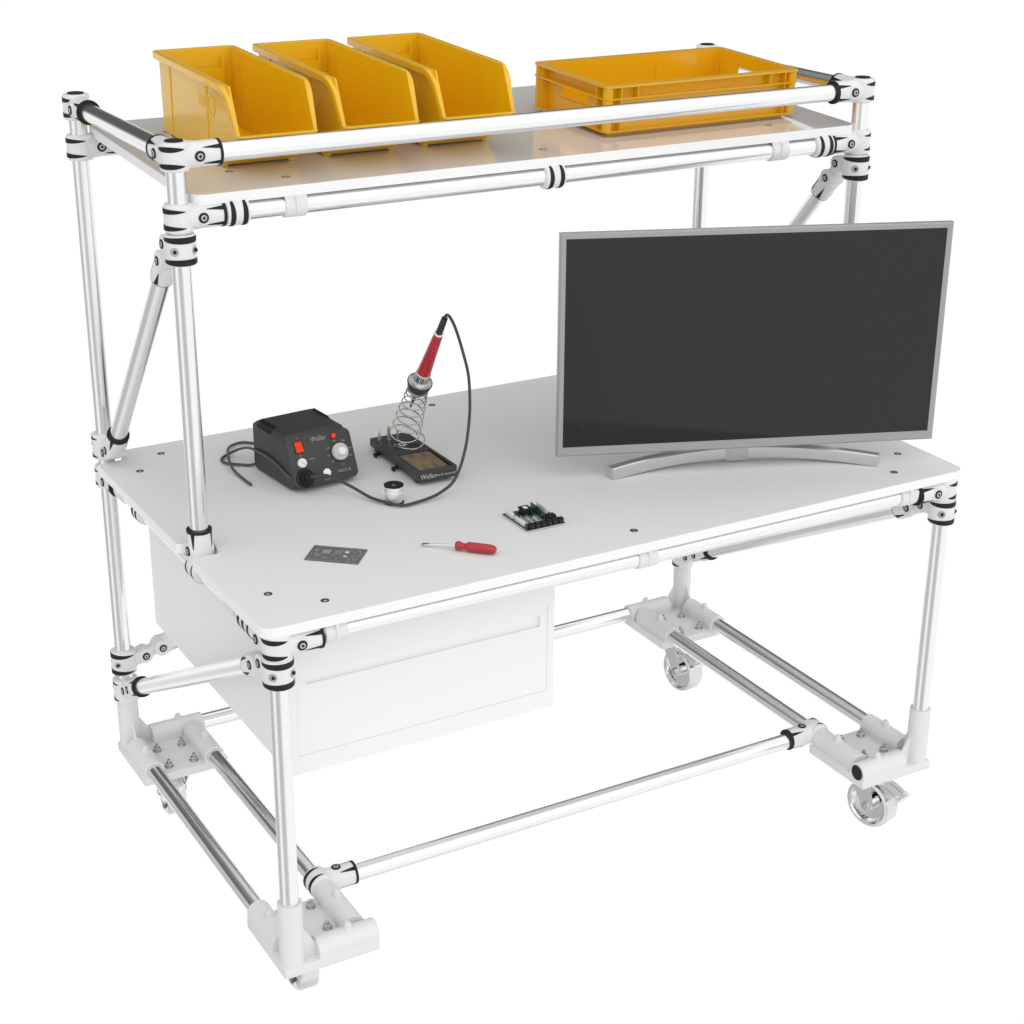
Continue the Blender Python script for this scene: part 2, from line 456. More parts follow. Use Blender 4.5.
# base castings, castors, base rails
ZC = .1615
def casting(cx, cy, sx, sy):
    def P(u, v, z): return V((cx + sx * u, cy + sy * v, z))
    def bx(b, u0, v0, z0, u1, v1, z1, bev=0.0015):
        a, c = P(u0, v0, z0), P(u1, v1, z1)
        b.box([min(a[i], c[i]) for i in range(3)], [max(a[i], c[i]) for i in range(3)], 0, bev)
    b = MB(); rs = .0228
    bx(b, -.0235, -.0225, .130, .168, .163, .150)
    # post socket
    b.lathe(P(0, 0, .149), Z, [(0, rs), (.129, rs), (.129, TR + .0003), (.11, TR + .0003)], 40, 0, cap=False)
    def sleeve(u0, v0, u1, v1, capped=False):
        p, q = P(u0, v0, ZC), P(u1, v1, ZC); d = (q - p); L = d.length
        b.lathe(p, d, [(0, 0), (0, rs - .001), (.001, rs), (L - .001, rs), (L, rs - .001), (L, TR + .0004), (L - .012, TR + .0004)], 40, 0, cap=False)
        if capped: b.cyl(q - d.normalized() * .003, q + d.normalized() * .0008, TR - .0004, 32, 1)
        # solid foot under the sleeve
        if abs(u0 - u1) < 1e-6: bx(b, u0 - rs + .0004, min(v0, v1) + .0005, .1495, u0 + rs - .0004, max(v0, v1) - .0005, ZC, 0)
        else: bx(b, min(u0, u1) + .0005, v0 - rs + .0004, .1495, max(u0, u1) - .0005, v0 + rs - .0004, ZC, 0)
    sleeve(0, .040, 0, .1628); sleeve(.1375, .028, .1375, .1628); sleeve(.046, 0, .1678, 0, sy > 0)
    # set screws
    for u, v in ((0, .104), (.1375, .104), (.113, 0)):
        b.lathe(P(u, v, ZC + rs - .003), Z, [(0, .0085), (.008, .0082), (.0085, .0062), (.013, .0060), (.015, .004), (.015, 0)], 20, 0, cap=False)
    # gussets between socket and plate
    for dv in ((1, 0), (0, 1)):
        du, dw = dv; n = V((-dw, du, 0)) * .0022
        tri = [(.018, .15), (.018, .222), (.062 if du * dw == 0 else .058, .15)]
        vs = []
        for sgn in (1, -1):
            vs.append([b.bm.verts.new(P(t * du + n.x * sgn, t * dw + n.y * sgn, z)) for t, z in tri])
        b._face(vs[0], 0); b._face(vs[1][::-1], 0)
        for i in range(3): b._face((vs[0][i], vs[0][(i + 1) % 3], vs[1][(i + 1) % 3], vs[1][i]), 0)
    o = b.build('foot_casting', ['cast', 'black'], bench, sharp=38)
    for u, v in ((.040, .060), (.040, .138), (.098, .060), (.098, .138)):
        k = MB(); p = P(u, v, .150)
        k.lathe(p, Z, [(0, .0098), (.0022, .0098), (.0022, .0075), (.0090, .0075), (.0098, .0062), (.0098, .0036), (.017, .0036), (.0176, .003), (.0176, 0)], 24, 0, cap=False)
        k.lathe(p + Z * .0022, Z, [(0, .0082), (.0055, .0082), (.0062, .0074), (.0062, .004)], 6, 0, cap=False)
        k.build('plate_bolt', 'zinc', o)
    return o

def castor(px, py, yaw, off):
    """swivel castor; yaw = direction in which the wheel trails"""
    root_b = MB()
    S = V((px, py, 0)); t = V((math.cos(yaw), math.sin(yaw), 0)); a = V((-t.y, t.x, 0))
    wc = S + t * off + V((0, 0, .0300))
    root_b.box((px - .045, py - .045, .1255), (px + .045, py + .045, .1298), 0, .001)
    root_b.cyl(S + Z * .112, S + Z * .1255, .030, 32, 0, bev=.002); root_b.cyl(S + Z * .104, S + Z * .112, .024, 32, 0)
    mount = root_b.build('castor', 'chrome', bench, sharp=38)
    f = MB()
    def out(s_, th, prof):
        """fork cheek: a plate standing in the wheel plane"""
        mx = Matrix(((*t, 0), (0, 0, 1, 0), (*a, 0), (0, 0, 0, 1))).transposed()
        mx.translation = S
        f.prism(prof, s_, s_ + th, 0, .0008, 1, mx)
    cheek = rounded([(-.034, .104), (.030, .104), (off + .018, .037), (off + .011, .017), (off - .011, .017), (off - .018, .037)], [.006, .006, .008, .008, .008, .008], 4)
    out(.0235, .003, cheek); out(-.0265, .003, cheek)
    f.prism(rounded([(-.034, -.0225), (.030, -.0225), (.030, .0225), (-.034, .0225)], .006), .1015, .1040, 0, .0006, 1,
            Matrix(((t.x, a.x, 0, S.x), (t.y, a.y, 0, S.y), (0, 0, 1, 0), (0, 0, 0, 1))))
    f.build('fork', 'chrome', mount)
    w = MB(); rw = .0568; hw = .0215
    pr = [(-hw + .004, .0435), (-hw, .0475), (-hw, rw - .006), (-hw + .002, rw - .002), (-hw + .006, rw), (hw - .006, rw), (hw - .002, rw - .002), (hw, rw - .006), (hw, .0475), (hw - .004, .0435)]
    w.lathe(wc, a, pr + [(hw - .012, .039), (hw - .014, .016), (hw, .0145), (hw + .001, .010), (-hw - .001, .010), (-hw, .0145), (-hw + .014, .016), (-hw + .012, .039), pr[0]], 48, 0, cap=False,
            mids=[0] * 9 + [1] * 9)
    w.build('wheel', ['tread', 'chrome'], mount, sharp=30)
    x = MB(); x.cyl(wc - a * .034, wc + a * .034, .0050, 16, 0, bev=.0008)
    for s_ in (-1, 1): x.cyl(wc + a * s_ * .0266, wc + a * s_ * .0325, .0088, 6, 0)
    x.build('axle', 'zinc', mount)
    pd = MB()
    tr = Matrix(((t.x, a.x, 0, S.x), (t.y, a.y, 0, S.y), (0, 0, 1, 0), (0, 0, 0, 1)))
    sl = tr @ Matrix.Translation((.030, 0, .097)) @ Matrix.Rotation(R(18), 4, 'Y')
    pd.box((0, -.021, -.0014), (.030, .021, .0014), 0, .0006, 1, sl)
    pd.box((.030, -.024, -.0014), (.080, .024, .0018), 0, .001, 1, sl)
    for yy in (-.012, .012): pd.box((.034, yy - .004, .0018), (.072, yy + .004, .0042), 0, .0008, 1, sl)
    pd.box((.078, -.024, -.010), (.0805, .024, .002), 0, .0006, 1, sl)
    pd.build('brake_pedal', 'chrome', mount)
M['tread'] = mat('pale_grey_tyre', (.74, .74, .74), .14, metal=.8)
for cx, cy, sx, sy, yaw, off in ((0, 0, 1, 1, 86, .068), (W, 0, -1, 1, -76, .026), (0, D, 1, -1, 84, .044), (W, D, -1, -1, -85, .034)):
    casting(cx, cy, sx, sy)
    castor(cx + sx * .07, cy + sy * .080, R(yaw), off)
for x in (0, .1375, W - .1375, W): rail((x, .1505, ZC), (x, D - .1505, ZC))
rail((.156, D, ZC), (W - .156, D, ZC))
rail((.1375 + .03, .186, ZC), (W - .1375 - .03, .186, ZC))
clamp((.1375, .186, ZC + .003), Y, [X], L=.046, arm=.074); clamp((W - .1375, .186, ZC + .003), Y, [-X], L=.046, arm=.078)

# drawer unit hung under the table
x0, x1, y0, y1, z0, z1 = .0505, .606, .0886, .8205, .4786, .782
b = MB(); t = .0185
b.box((x0, y0, z0), (x0 + .017, y1, z1), 0); b.box((x1 - .015, y0, z0), (x1, y1, z1), 0)
b.box((x0 + .017, y0, z0), (x1 - .015, y1, z0 + .0370), 0); b.box((x0 + .017, y0, .7015), (x1 - .015, y1, z1), 0)
b.box((x0 + .017, y1 - .004, z0 + .037), (x1 - .015, y1 - .0005, .7015), 0)
for xx in (x0 + .05, x1 - .05):
    for yy in (.105, .672): b.box((xx - .02, yy - .02, z1), (xx + .02, yy + .02, .7845), 0)
cab = b.build('drawer_cabinet', 'cabinet', bench)
g = .0004
fx0, fx1, fz0, fz1 = x0 + .017 + g, x1 - .015 - g, z0 + .037 + g, .7015 - g
b = MB(); fy = y0 + .0006; dp = .0055
hx0, hx1, hz0, hz1 = .0865, .5745, .6580, .6815
b.box((fx0, fy, fz0), (fx1, fy + dp, hz0), 0); b.box((fx0, fy, hz1), (fx1, fy + dp, fz1), 0)
b.box((fx0, fy, hz0), (hx0, fy + dp, hz1), 0); b.box((hx1, fy, hz0), (fx1, fy + dp, hz1), 0)
b.box((hx0 - .002, fy + dp, hz0 - .002), (hx1 + .002, fy + dp + .002, hz1 + .002), 0)
b.box((fx0 + .01, fy + dp + .002, fz0 + .01), (fx1 - .01, y1 - .02, fz0 + .02), 0)
b.build('drawer_front', 'cabinet', cab)

# ================================================================== BINS
def make_bin():
    root = thing('storage_bin', 'x', 'storage bin', (0, 0, 0), (TH, 0, 0), 'yellow open fronted bins on the shelf')
    H = .155; lip = (-.090, .0760); tf = (-.050, .1555); tb = (.3105, .1535); zb = .0042
    hw = lambda z: .0722 + .0016 * z / H
    b = MB(); th = .0028
    prof = [(0.0, zb), (.303, zb), tb, tf, lip]
    inner = [(.0, zb + th), (.300, zb + th), (tb[0] - th, tb[1]), tf, lip]
    S = {}
    for s in (1, -1):
        for nm, pr, off in (('o', prof, 0), ('i', inner, th)):
            S[s, nm] = [b.bm.verts.new((s * (hw(z) - off), y, z)) for y, z in pr]
        b._face(S[s, 'o'], 0); b._face(S[s, 'i'], 0)
        for i in (2, 3): b._face((S[s, 'o'][i], S[s, 'o'][i + 1], S[s, 'i'][i + 1], S[s, 'i'][i]), 0)
    # bottom, back, front slope
    for i, j in ((0, 1), (1, 2), (4, 0)):
        for nm in 'oi': b._face((S[1, nm][i], S[1, nm][j], S[-1, nm][j], S[-1, nm][i]), 0)
    for i in (2, 4): b._face((S[1, 'o'][i], S[-1, 'o'][i], S[-1, 'i'][i], S[1, 'i'][i]), 0)
    # raised fields on the inner walls and shallow ribs outside
    for s in (1, -1):
        def fld(ya, yb_, za, zb2, inn=True, t=.0021):
            vs = []
            for e in (0, 1):
                sg = (-th - t * e) if inn else (t * e)
                vs.append([b.bm.verts.new((s * (hw(z) + sg + (.0005 if inn else -.0005)), y, z)) for y, z in ((ya, za), (yb_, za), (yb_, zb2), (ya, zb2))])
            b._face(vs[1], 0)
            for i in range(4): b._face((vs[0][i], vs[0][(i + 1) % 4], vs[1][(i + 1) % 4], vs[1][i]), 0)
        fld(.115, .250, .014, .134); fld(.264, .290, .014, .140); fld(.000, .030, .02, .118)
        fld(.250, .2525, .012, .138, False); fld(.058, .0605, .012, .138, False); fld(.046, .200, .022, .122, False, .0006)
        # embossed round mark on the outer wall
        c = V((s * (hw(.105) - .001), .040, .105))
        b.lathe(c, X * s, [(0, .0205), (.0022, .0205), (.0022, .0145), (.0008, .0145)], 32, 0, cap=False)
        for k in range(5): b.box((c.x - .0006 if s > 0 else c.x - .0016, .068 + k * .0075, .094 + (k % 2) * .004), (c.x + .0016 if s > 0 else c.x + .0006, .073 + k * .0075, .114), 0)
    for xx in (-.050, .050): b.box((xx - .002, .2935, .02), (xx + .002, .2985, .14), 0)
    b.box((-.052, .2950, .02), (.052, .2985, .118), 0)
    # feet
    for xx in (-.0655, .0655):
        for ya, yb_ in ((.0015, .018), (.270, .290)): b.box((xx - .006, ya, 0), (xx + .006, yb_, zb + .001), 0, .001)
    b.box((-.048, .012, .002), (.048, .015, zb + .001), 0)
    b.build('body', 'yellow', root, sharp=30)
    # rim
    fr = []
    def side(s):
        pts = [(*lip,), (*tf,), (*tb,)]
        path = []
        d1 = (V((tf[0] - lip[0], tf[1] - lip[1]))).normalized(); d2 = (V((tb[0] - tf[0], tb[1] - tf[1]))).normalized()
        path.append((V(lip), d1)); rr = .034
        for k in range(7):
            q = k / 6
            p = (V(tf) - d1 * rr) * (1 - q) ** 2 + V(tf) * 2 * q * (1 - q) + (V(tf) + d2 * rr) * q * q
            path.append((p, (d1 * (1 - q) + d2 * q).normalized()))
        path.append((V(tb), d2))
        return [(V((s * (hw(p.y) - .0025), p.x, p.y)), V((s, 0, 0)) * (.50 + .50 * min(1, max(0, (p.y - lip[1]) / (tf[1] - lip[1]))) ** 1.5), V((0, -d.y, d.x))) for p, d in path]
    rs_, ls = side(1), side(-1)
    def corner(a, c, n=7):
        return [(a[0].lerp(c[0], k / n), a[1].lerp(c[1], k / n).normalized() * (a[1].length * (1 - k / n) + c[1].length * k / n), a[2].slerp(c[2], k / n)) for k in range(1, n)]
    fl = (ls[0][0], V((0, -.85, 0)), Z.copy()); frr = (rs_[0][0], V((0, -.85, 0)), Z.copy())
    bl = (ls[-1][0], Y.copy(), Z.copy()); br = (rs_[-1][0], Y.copy(), Z.copy())
    loop = [fl, frr] + corner(frr, rs_[0]) + rs_ + corner(rs_[-1], br) + [br, bl] + corner(bl, ls[-1]) + ls[::-1] + corner(ls[0], fl)
    m = MB(); m.sweep(loop, [(0, -.003), (.0008, .0002), (.004, .0012), (.0125, .0008), (.0138, -.0006), (.0138, -.0115), (.0128, -.0125), (.0115, -.0115), (.0110, -.003)], 0)
    m.build('rim', 'yellow', root, sharp=30)
    return root
def dup(o, parent=None):
    c = o.copy(); COL.objects.link(c)
    if parent is not None: c.parent = parent
    for ch in list(o.children): dup(ch, c)
    return c
proto = make_bin()
XB, PT = .2128, .2043
labs = ['yellow open-front storage bin nearest the shelf corner, its plain left flank exposed',
        'yellow open-front storage bin standing between two like bins on the shelf',
        'yellow open-front storage bin next to the gap before the yellow crate']
for i in range(3):
    o = proto if i == 0 else dup(proto)
    p = sh(XB + PT * i, .1654, 0); o.location = (p.x, p.y, p.z + Z0 + .0003)
    o['label'] = labs[i]

# ================================================================== CRATE
p = sh(.914, .091, 0)
cr = thing('stacking_crate', 'low rectangular yellow stacking crate with ribbed walls and hand holes, alone on the shelf', 'crate', (p.x, p.y, p.z + Z0 + .0003), (TH, 0, .02))
cw, cd, ch = .488, .280, .1015
b = MB(); i_ = .017; t = .003
b.box((i_, i_, .0035), (cw - i_, cd - i_, .0075), 0)
b.box((i_, i_, .0075), (cw - i_, i_ + t, ch - .0005), 0); b.box((i_, cd - i_ - t, .0075), (cw - i_, cd - i_, ch - .0005), 0)
ha, hb, hz0, hz1 = cd / 2 - .047, cd / 2 + .047, ch - .052, ch - .027
for xa, xb in ((i_, i_ + t), (cw - i_ - t, cw - i_)):
    b.box((xa, i_ + t, .0075), (xb, cd - i_ - t, hz0), 0); b.box((xa, i_ + t, hz1), (xb, cd - i_ - t, ch - .0005), 0)
    b.box((xa, i_ + t, hz0), (xb, ha, hz1), 0); b.box((xa, hb, hz0), (xb, cd - i_ - t, hz1), 0)
# base foot
for q in ((i_ + .006, i_ + .006, cw - i_ - .006, i_ + .009), (i_ + .006, cd - i_ - .009, cw - i_ - .006, cd - i_ - .006), (i_ + .006, i_ + .009, i_ + .009, cd - i_ - .009), (cw - i_ - .009, i_ + .009, cw - i_ - .006, cd - i_ - .009)):
    b.box((q[0], q[1], 0), (q[2], q[3], .0035), 0)
def ring(z0, z1, o_, inn, ro):
    out = rounded([(o_, o_), (cw - o_, o_), (cw - o_, cd - o_), (o_, cd - o_)], ro, 5)
    k = len(out) // 4
    ins = rounded([(inn, inn), (cw - inn, inn), (cw - inn, cd - inn), (inn, cd - inn)], .0025, 5)
    vs = [[b.bm.verts.new((x, y, z)) for x, y in pts] for pts, z in ((out, z0), (out, z1), (ins, z1), (ins, z0))]
    n = len(out)
    for r_ in range(4):
        A, B = vs[r_], vs[(r_ + 1) % 4]
        for j in range(n): b._face((A[j], A[(j + 1) % n], B[(j + 1) % n], B[j]), 0)
ring(ch - .0040, ch, 0, i_ - .0008, .016)
ring(ch - .0275, ch - .0250, .0005, i_ + .0006, .0155)
ring(.0100, .0125, .0015, i_ + .0007, .015)
# vertical ribs
zr = [(.0125, ch - .0275), (ch - .0250, ch - .0040)]
for za, zb in zr:
    for xx in (.038, .078, cw - .038, cw - .078):
        if xx in (.078, cw - .078) and za < .05: continue
        b.box((xx - .0011, .0012, za), (xx + .0011, i_ + .001, zb), 0); b.box((xx - .0011, cd - i_ - .001, za), (xx + .0011, cd - .0012, zb), 0)
    for yy in (.038, cd - .038):
        b.box((.0012, yy - .0011, za), (i_ + .001, yy + .0011, zb), 0); b.box((cw - i_ - .001, yy - .0011, za), (cw - .0012, yy + .0011, zb), 0)
    for sx in (0, 1):
        for sy in (0, 1):
            xx, yy = (i_ if not sx else cw - i_), (i_ if not sy else cd - i_)
            b.cyl((xx + (-.003 if not sx else .003), yy + (-.003 if not sy else .003), za), (xx + (-.003 if not sx else .003), yy + (-.003 if not sy else .003), zb), .0105, 20, 0)
# card pocket on the inside of the rear wall
b.box((cw * .62, cd - i_ - t - .0012, .028), (cw * .84, cd - i_ - t, .085), 0)
b.box((.013, cd / 2 - .055, .018), (i_ + .0005, cd / 2 + .055, .045), 0)
b.build('crate_body', 'crate', cr, sharp=30)

# ================================================================== SCREEN
tv = thing('television', 'flat screen television, dark blank screen in a thin silver frame on a curved stand', 'television', (1.1328, .1982, ZT + Z0), (0, 0, -.3661))
tw, tz0, thh = .400, .0475, .4615
b = MB(); bz = .0155; fd = .013
def rect_ring(b, x0, x1, z0, z1, ix, iz0, iz1, ya, yb, mi=0, chf=.003):
    o = [(x0, z0), (x1, z0), (x1, z1), (x0, z1)]; ii = [(x0 + ix, z0 + iz0), (x1 - ix, z0 + iz0), (x1 - ix, z1 - iz1), (x0 + ix, z1 - iz1)]
    oc = [(x0 + chf, z0 + chf), (x1 - chf, z0 + chf), (x1 - chf, z1 - chf), (x0 + chf, z1 - chf)]
    L = [[b.bm.verts.new((x, y, z)) for x, z in q] for q, y in ((o, yb), (o, ya + chf), (oc, ya), (ii, ya + .0015), (ii, yb))]
    for r_ in range(4):
        for j in range(4): b._face((L[r_][j], L[r_][(j + 1) % 4], L[r_ + 1][(j + 1) % 4], L[r_ + 1][j]), mi)
    for j in range(4): b._face((L[4][j], L[4][(j + 1) % 4], L[0][(j + 1) % 4], L[0][j]), mi)
rect_ring(b, -tw, tw, tz0, tz0 + thh, .0125, .0195, .0115, 0, .014)
b.build('frame', 'silverp', tv, sharp=20)
b = MB(); b.box((-tw + .0120, .0030, tz0 + .019), (tw - .0120, .012, tz0 + thh - .0110), 0)
b.build('screen', 'screen', tv)
b = MB(); b.box((-tw + .012, .0125, tz0 + .012), (tw - .012, .026, tz0 + thh - .012), 0, .004)
b.box((-.25, .026, tz0 + .05), (.25, .060, tz0 + .33), 0, .012)
b.build('back_panel', 'tvback', tv)
b = MB(); N = 40; rows = []
st = []
for i in range(N + 1):
    k = i / N * 2 - 1; x = .286 * k - .005; y = -.012 + .066 * (1 - k * k)
    lift = .010 * (1 - k * k) + .0012
    tx = V((1, -2 * .066 * k / .281, 0)).normalized(); nn = V((-tx.y, tx.x, 0))
    st.append((V((x, y, lift)), nn, Z.copy()))
b.sweep(st, [(-.012, -.001), (-.0125, .002), (-.0105, .021), (-.0085, .0235), (.0085, .0235), (.0105, .021), (.0125, .002), (.012, -.001)], 0, closed=False)
stand = b.build('stand', 'tvstand', tv, sharp=30)
b = MB(); b.box((-.034, .0405, .004), (.016, .056, tz0 + .06), 0, .003); b.build('neck', 'tvstand', tv)

# ================================================================== SOLDERING STATION
ss = thing('soldering_station', 'charcoal soldering station with orange rocker switch and white temperature dial', 'soldering station', (.2614, .522, ZT + Z0), (0, 0, .0939))
sw, sd, shh, sf = .143, .172, .110, .040
# side profile of the body: front leans back, underside lifts at the front
pr = [(.024, .0045), (.012, .007), (.002, .0155), (.0, .022), (sf - .006, .100), (sf + .004, shh), (sd - .012, shh - .0005), (sd, shh - .012), (sd, .010), (sd - .008, .0045)]
b = bmesh.new(); q = MB()
secs = []
for x in (0, sw):
    secs.append([b.verts.new((x, y, z)) for y, z in pr])
b.faces.new(secs[0]); b.faces.new(secs[1][::-1])
for i in range(len(pr)): b.faces.new((secs[0][i], secs[0][(i + 1) % len(pr)], secs[1][(i + 1) % len(pr)], secs[1][i]))
q._merge(b, 0, .018, 5, None, lambda bb: [e for e in bb.edges if abs(e.verts[0].co.x - e.verts[1].co.x) < 1e-7 and (abs(e.verts[0].co.z - e.verts[1].co.z) < .01 and e.verts[0].co.z > .09 and e.verts[0].co.y > .03 and e.verts[1].co.y > .03)])
for xx in (.02, sw - .02):
    for yy in (.035, sd - .02): q.cyl((xx, yy, 0), (xx, yy, .006), .008, 16, 1)
body = q.build('body', ['darkgrey', 'black'], ss, sharp=28)
# ventilation slots near the rear upper edges
for s in (0, 1):
    b = MB()
    for k in range(6):
        yy = .100 + k * .0098
        a = V((.0015 if not s else sw - .0015, yy, shh - .0095)); c = V((.0105 if not s else sw - .0105, yy, shh + .0002))
        d = (c - a); L = d.length; d.normalize(); up = V((-d.z, 0, d.x)) if not s else V((d.z, 0, -d.x))
        mx = Matrix(((*d, 0), (0, 1, 0, 0), (*up, 0), (0, 0, 0, 1))).transposed(); mx.translation = a + d * L * .0
        b.box((-.003, -.0030, -.006), (L + .003, .0030, .0012), 0, 0, 1, mx)
    b.build('vent_grille', 'black', body)
# front panel frame: u along x, w up the slope
f0 = V((0, -.0004, .0215)); wv = V((0, sf - .006, .100 - .022)).normalized(); nv = V((0, -wv.z, wv.y))
FM = Matrix(((1, 0, 0, 0), (0, wv.y, nv.y, f0.y), (0, wv.z, nv.z, f0.z), (0, 0, 0, 1)))
b = MB(); hp = .090
b.prism(rounded([(-.0012, -.012), (sw + .0012, -.012), (sw + .0012, hp), (-.0012, hp)], .014), 0, .0030, 0, .0012, 2, FM)
panel = b.build('front_panel', 'grey_body', ss)
F = lambda u, w, n=0: FM @ V((u, w, n))
b = MB(); SW = FM @ Matrix.Translation((-.0038, .0028, 0)); b.box((.0185, .0545, .0030), (.0385, .0795, .0036), 1, 0, 1, SW)
b.box((.0205, .0560, .0030), (.0370, .0670, .0062), 0, .0008, 1, SW); b.box((.0205, .0670, .0030), (.0370, .0780, .0048), 0, .0008, 1, SW)
b.build('rocker_switch', ['orange', 'black'], ss)
b = MB(); b.lathe(F(.0240, .0378, .003), nv, [(0, .0098), (.002, .0098), (.0045, .0092), (.005, .008), (.005, 0)], 28, 0, cap=False)
b.box((.0240 - .0075, .0378 - .0007, .0078), (.0240 + .0075, .0378 + .0007, .0084), 1, 0, 1, FM @ Matrix.Translation((.0240, .0378, 0)) @ Matrix.Rotation(R(-48), 4, 'Z') @ Matrix.Translation((-.0240, -.0378, 0)))
b.build('fuse_cap', ['whitep', 'greyknob'], ss)
b = MB(); b.lathe(F(.1058, .0780, .003), nv, [(0, .0075), (.0012, .0075), (.0014, .0060)], 24, 1, cap=False)
b.lathe(F(.1058, .0780, .003), nv, [(0, .0060), (.003, .0055), (.0045, .003), (.0048, 0)], 24, 0, cap=False); b.build('indicator_lamp', ['orange', 'black'], ss)
dc = (.1110, .0440)
b = MB(); b.lathe(F(*dc, .003), nv, [(0, .0192), (.0015, .0192), (.0016, .0178)], 40, 1, cap=False)
b.lathe(F(*dc, .003), nv, [(.001, .0178), (.007, .0176), (.0082, .0168), (.0082, .009)], 40, 0, cap=False)
b.lathe(F(*dc, .003), nv, [(.0080, .0092), (.015, .0086), (.0172, .0078), (.018, .006), (.018, 0)], 32, 2, cap=False)
b.build('dial_knob', ['greyknob', 'black', 'whitep'], ss)
def ptxt(s, u, w, size, al='CENTER', sx=1.0, m='print'):
    text(s, size, FM @ Matrix.Translation((u, w, .0031)), m, panel, 'lettering', .0002, sx, al)
ptxt('Weller', .0715, .0790, .0150, sx=.82)
ptxt('I', .0245, .0885, .006); ptxt('O', .0245, .0520, .006)
ptxt('250mA', .0480, .0420, .0048)
for s, a in (('50', 222), ('150', 188), ('250', 152), ('300', 103), ('350', 58), ('400', 8), ('450', -28)):
    ptxt(s, dc[0] + math.cos(R(a)) * .0255, dc[1] + math.sin(R(a)) * .0240, .0052)
ptxt('°C', dc[0] + .002, dc[1] - .0275, .0062); ptxt('WECP 20', .1130, .0055, .0080, sx=.95)
b = MB(); b.lathe(F(.0740, .0080, .0025), nv, [(0, .0090), (.0009, .0090), (.0009, 0)], 7, 0, cap=False); b.build('earth_socket', 'printw', ss)
ptxt('POTENTIAL', .0760, -.0050, .0042)
sk = F(.0235, .0070, .003)
b = MB(); b.lathe(sk, nv, [(0, .0195), (.002, .0195), (.004, .0165), (.004, .012)], 32, 0, cap=True); b.build('iron_socket', 'black', ss)
# mains lead: leaves the back, loops on the table to the left
loc = lambda x, y, z: Matrix.Rotation(-.0939, 4, 'Z') @ (V((x, y, z)) - V((.2614, .522, ZT)))
cz = ZT + .0042
cz = ZT + .0045
cordA = [(.266, .690, ZT + .016), (.243, .706, cz), (.223, .719, cz), (.203, .738, cz), (.198, .756, cz), (.206, .774, cz), (.228, .784, ZT + .008), (.240, .762, ZT + .022), (.2425, .720, ZT + .038),
         (.2425, .676, ZT + .046), (.2465, .628, ZT + .048), (.2520, .583, ZT + .042), (.2575, .548, ZT + .031), (.268, .530, ZT + .022)]
cordB = [(.335, .685, ZT + .03), (.334, .735, ZT + .028), (.318, .790, ZT + .012), (.297, .825, cz), (.277, .841, cz), (.253, .834, cz + .001), (.234, .812, ZT + .008), (.218, .773, ZT + .013), (.203, .728, ZT + .0135), (.197, .690, ZT + .008), (.198, .650, cz), (.2, .603, cz)]
for cc in (cordA, cordB):
    b = MB(); b.tube(spline([loc(*q) for q in cc], 8), .0029, 12); b.build('power_cord', 'cord', ss)

# ================================================================== SOLDERING IRON AND STAND
hs = thing('iron_stand', 'black soldering iron stand with wire coil holder and sponge tray', 'iron stand', (.4941, .4369, ZT + Z0), (0, 0, -.0292))
w_, d_ = .0861, .2425
b = MB()
def yz(y): return .0334 + (.0267 - .0334) * y / d_
# tray: outline swept in height, open recess near the front
def blk(b, x0, y0, x1, y1, z0, z1=None, mi=0):
    v = []
    for x, y in ((x0, y0), (x1, y0), (x1, y1), (x0, y1)):
        v.append((b.bm.verts.new((x, y, z0)), b.bm.verts.new((x, y, yz(y) if z1 is None else z1))))
    b._face([q[0] for q in v][::-1], mi); b._face([q[1] for q in v], mi)
    for j in range(4): b._face((v[j][0], v[(j + 1) % 4][0], v[(j + 1) % 4][1], v[j][1]), mi)
rx0, rx1, ry0, ry1 = .0065, w_ - .0065, .0075, .118
bot_ = .0095
blk(b, 0, 0, w_, ry0, bot_); blk(b, 0, ry1, w_, d_, bot_); blk(b, 0, ry0, rx0, ry1, bot_); blk(b, rx1, ry0, w_, ry1, bot_)
blk(b, rx0, ry0, rx1, ry1, bot_, .015)
for q in ((.004, .020), (w_ - .020, .020), (.004, d_ - .03), (w_ - .020, d_ - .03)): b.box((q[0], q[1], 0), (q[0] + .016, q[1] + .016, bot_ + .0005), 0)
tray = b.build('tray', 'darkgrey', hs, sharp=25, bev=.0012)
for yy in (.105, .195):
    b = MB(); b.box((-.010, yy - .004, .004), (.002, yy + .004, .009), 0, .001); b.box((-.011, yy - .006, .0015), (-.0065, yy + .006, .0085), 0, .001)
    b.cyl((-.0005, yy, .010), (.002, yy, .010), .006, 16, 0); b.build('side_clip', 'black', hs)
b = MB(); b.lathe((.0590, .150, yz(.15) - .001), Z, [(0, .0105), (.0016, .0105), (.0016, .0085), (.0004, .0080), (.0004, 0)], 24, 0, cap=False); b.build('tip_well', 'black', hs)
FT = Matrix(((1, 0, 0, 0), (0, 0, -1, 0), (0, 1, 0, 0), (0, 0, 0, 1)))
text('Weller', .0150, Matrix.Translation((.004, -.0002, .0195)) @ FT, 'printt', tray, 'lettering', .0002, .85)
text('keep the sponge wet', .0062, Matrix.Translation((.0365, -.0002, .0190)) @ FT, 'printt', tray, 'lettering', .0002, .9)
wh = lambda x, y, z: Matrix.Rotation(.0292, 4, 'Z') @ (V((x, y, z)) - V((.4941, .4369, ZT)))
A0 = wh(.556, .627, ZT + .034); A1 = wh(.556, .5515, ZT + .175); ax = (A1 - A0).normalized(); AL = (A1 - A0).length
_, pu, pw = frame(ax)
pts = []
turns = 8.3; N = 230
for i in range(N + 1):
    k = i / N
    kk = 1 - (1 - k) ** 1.6
    a = 2 * PI * turns * k
    r = .0205 + .0125 * (1 - kk) ** .8
    pts.append(A0 + ax * (AL - .012) * (kk) + (pu * math.cos(a) + pw * math.sin(a)) * r)
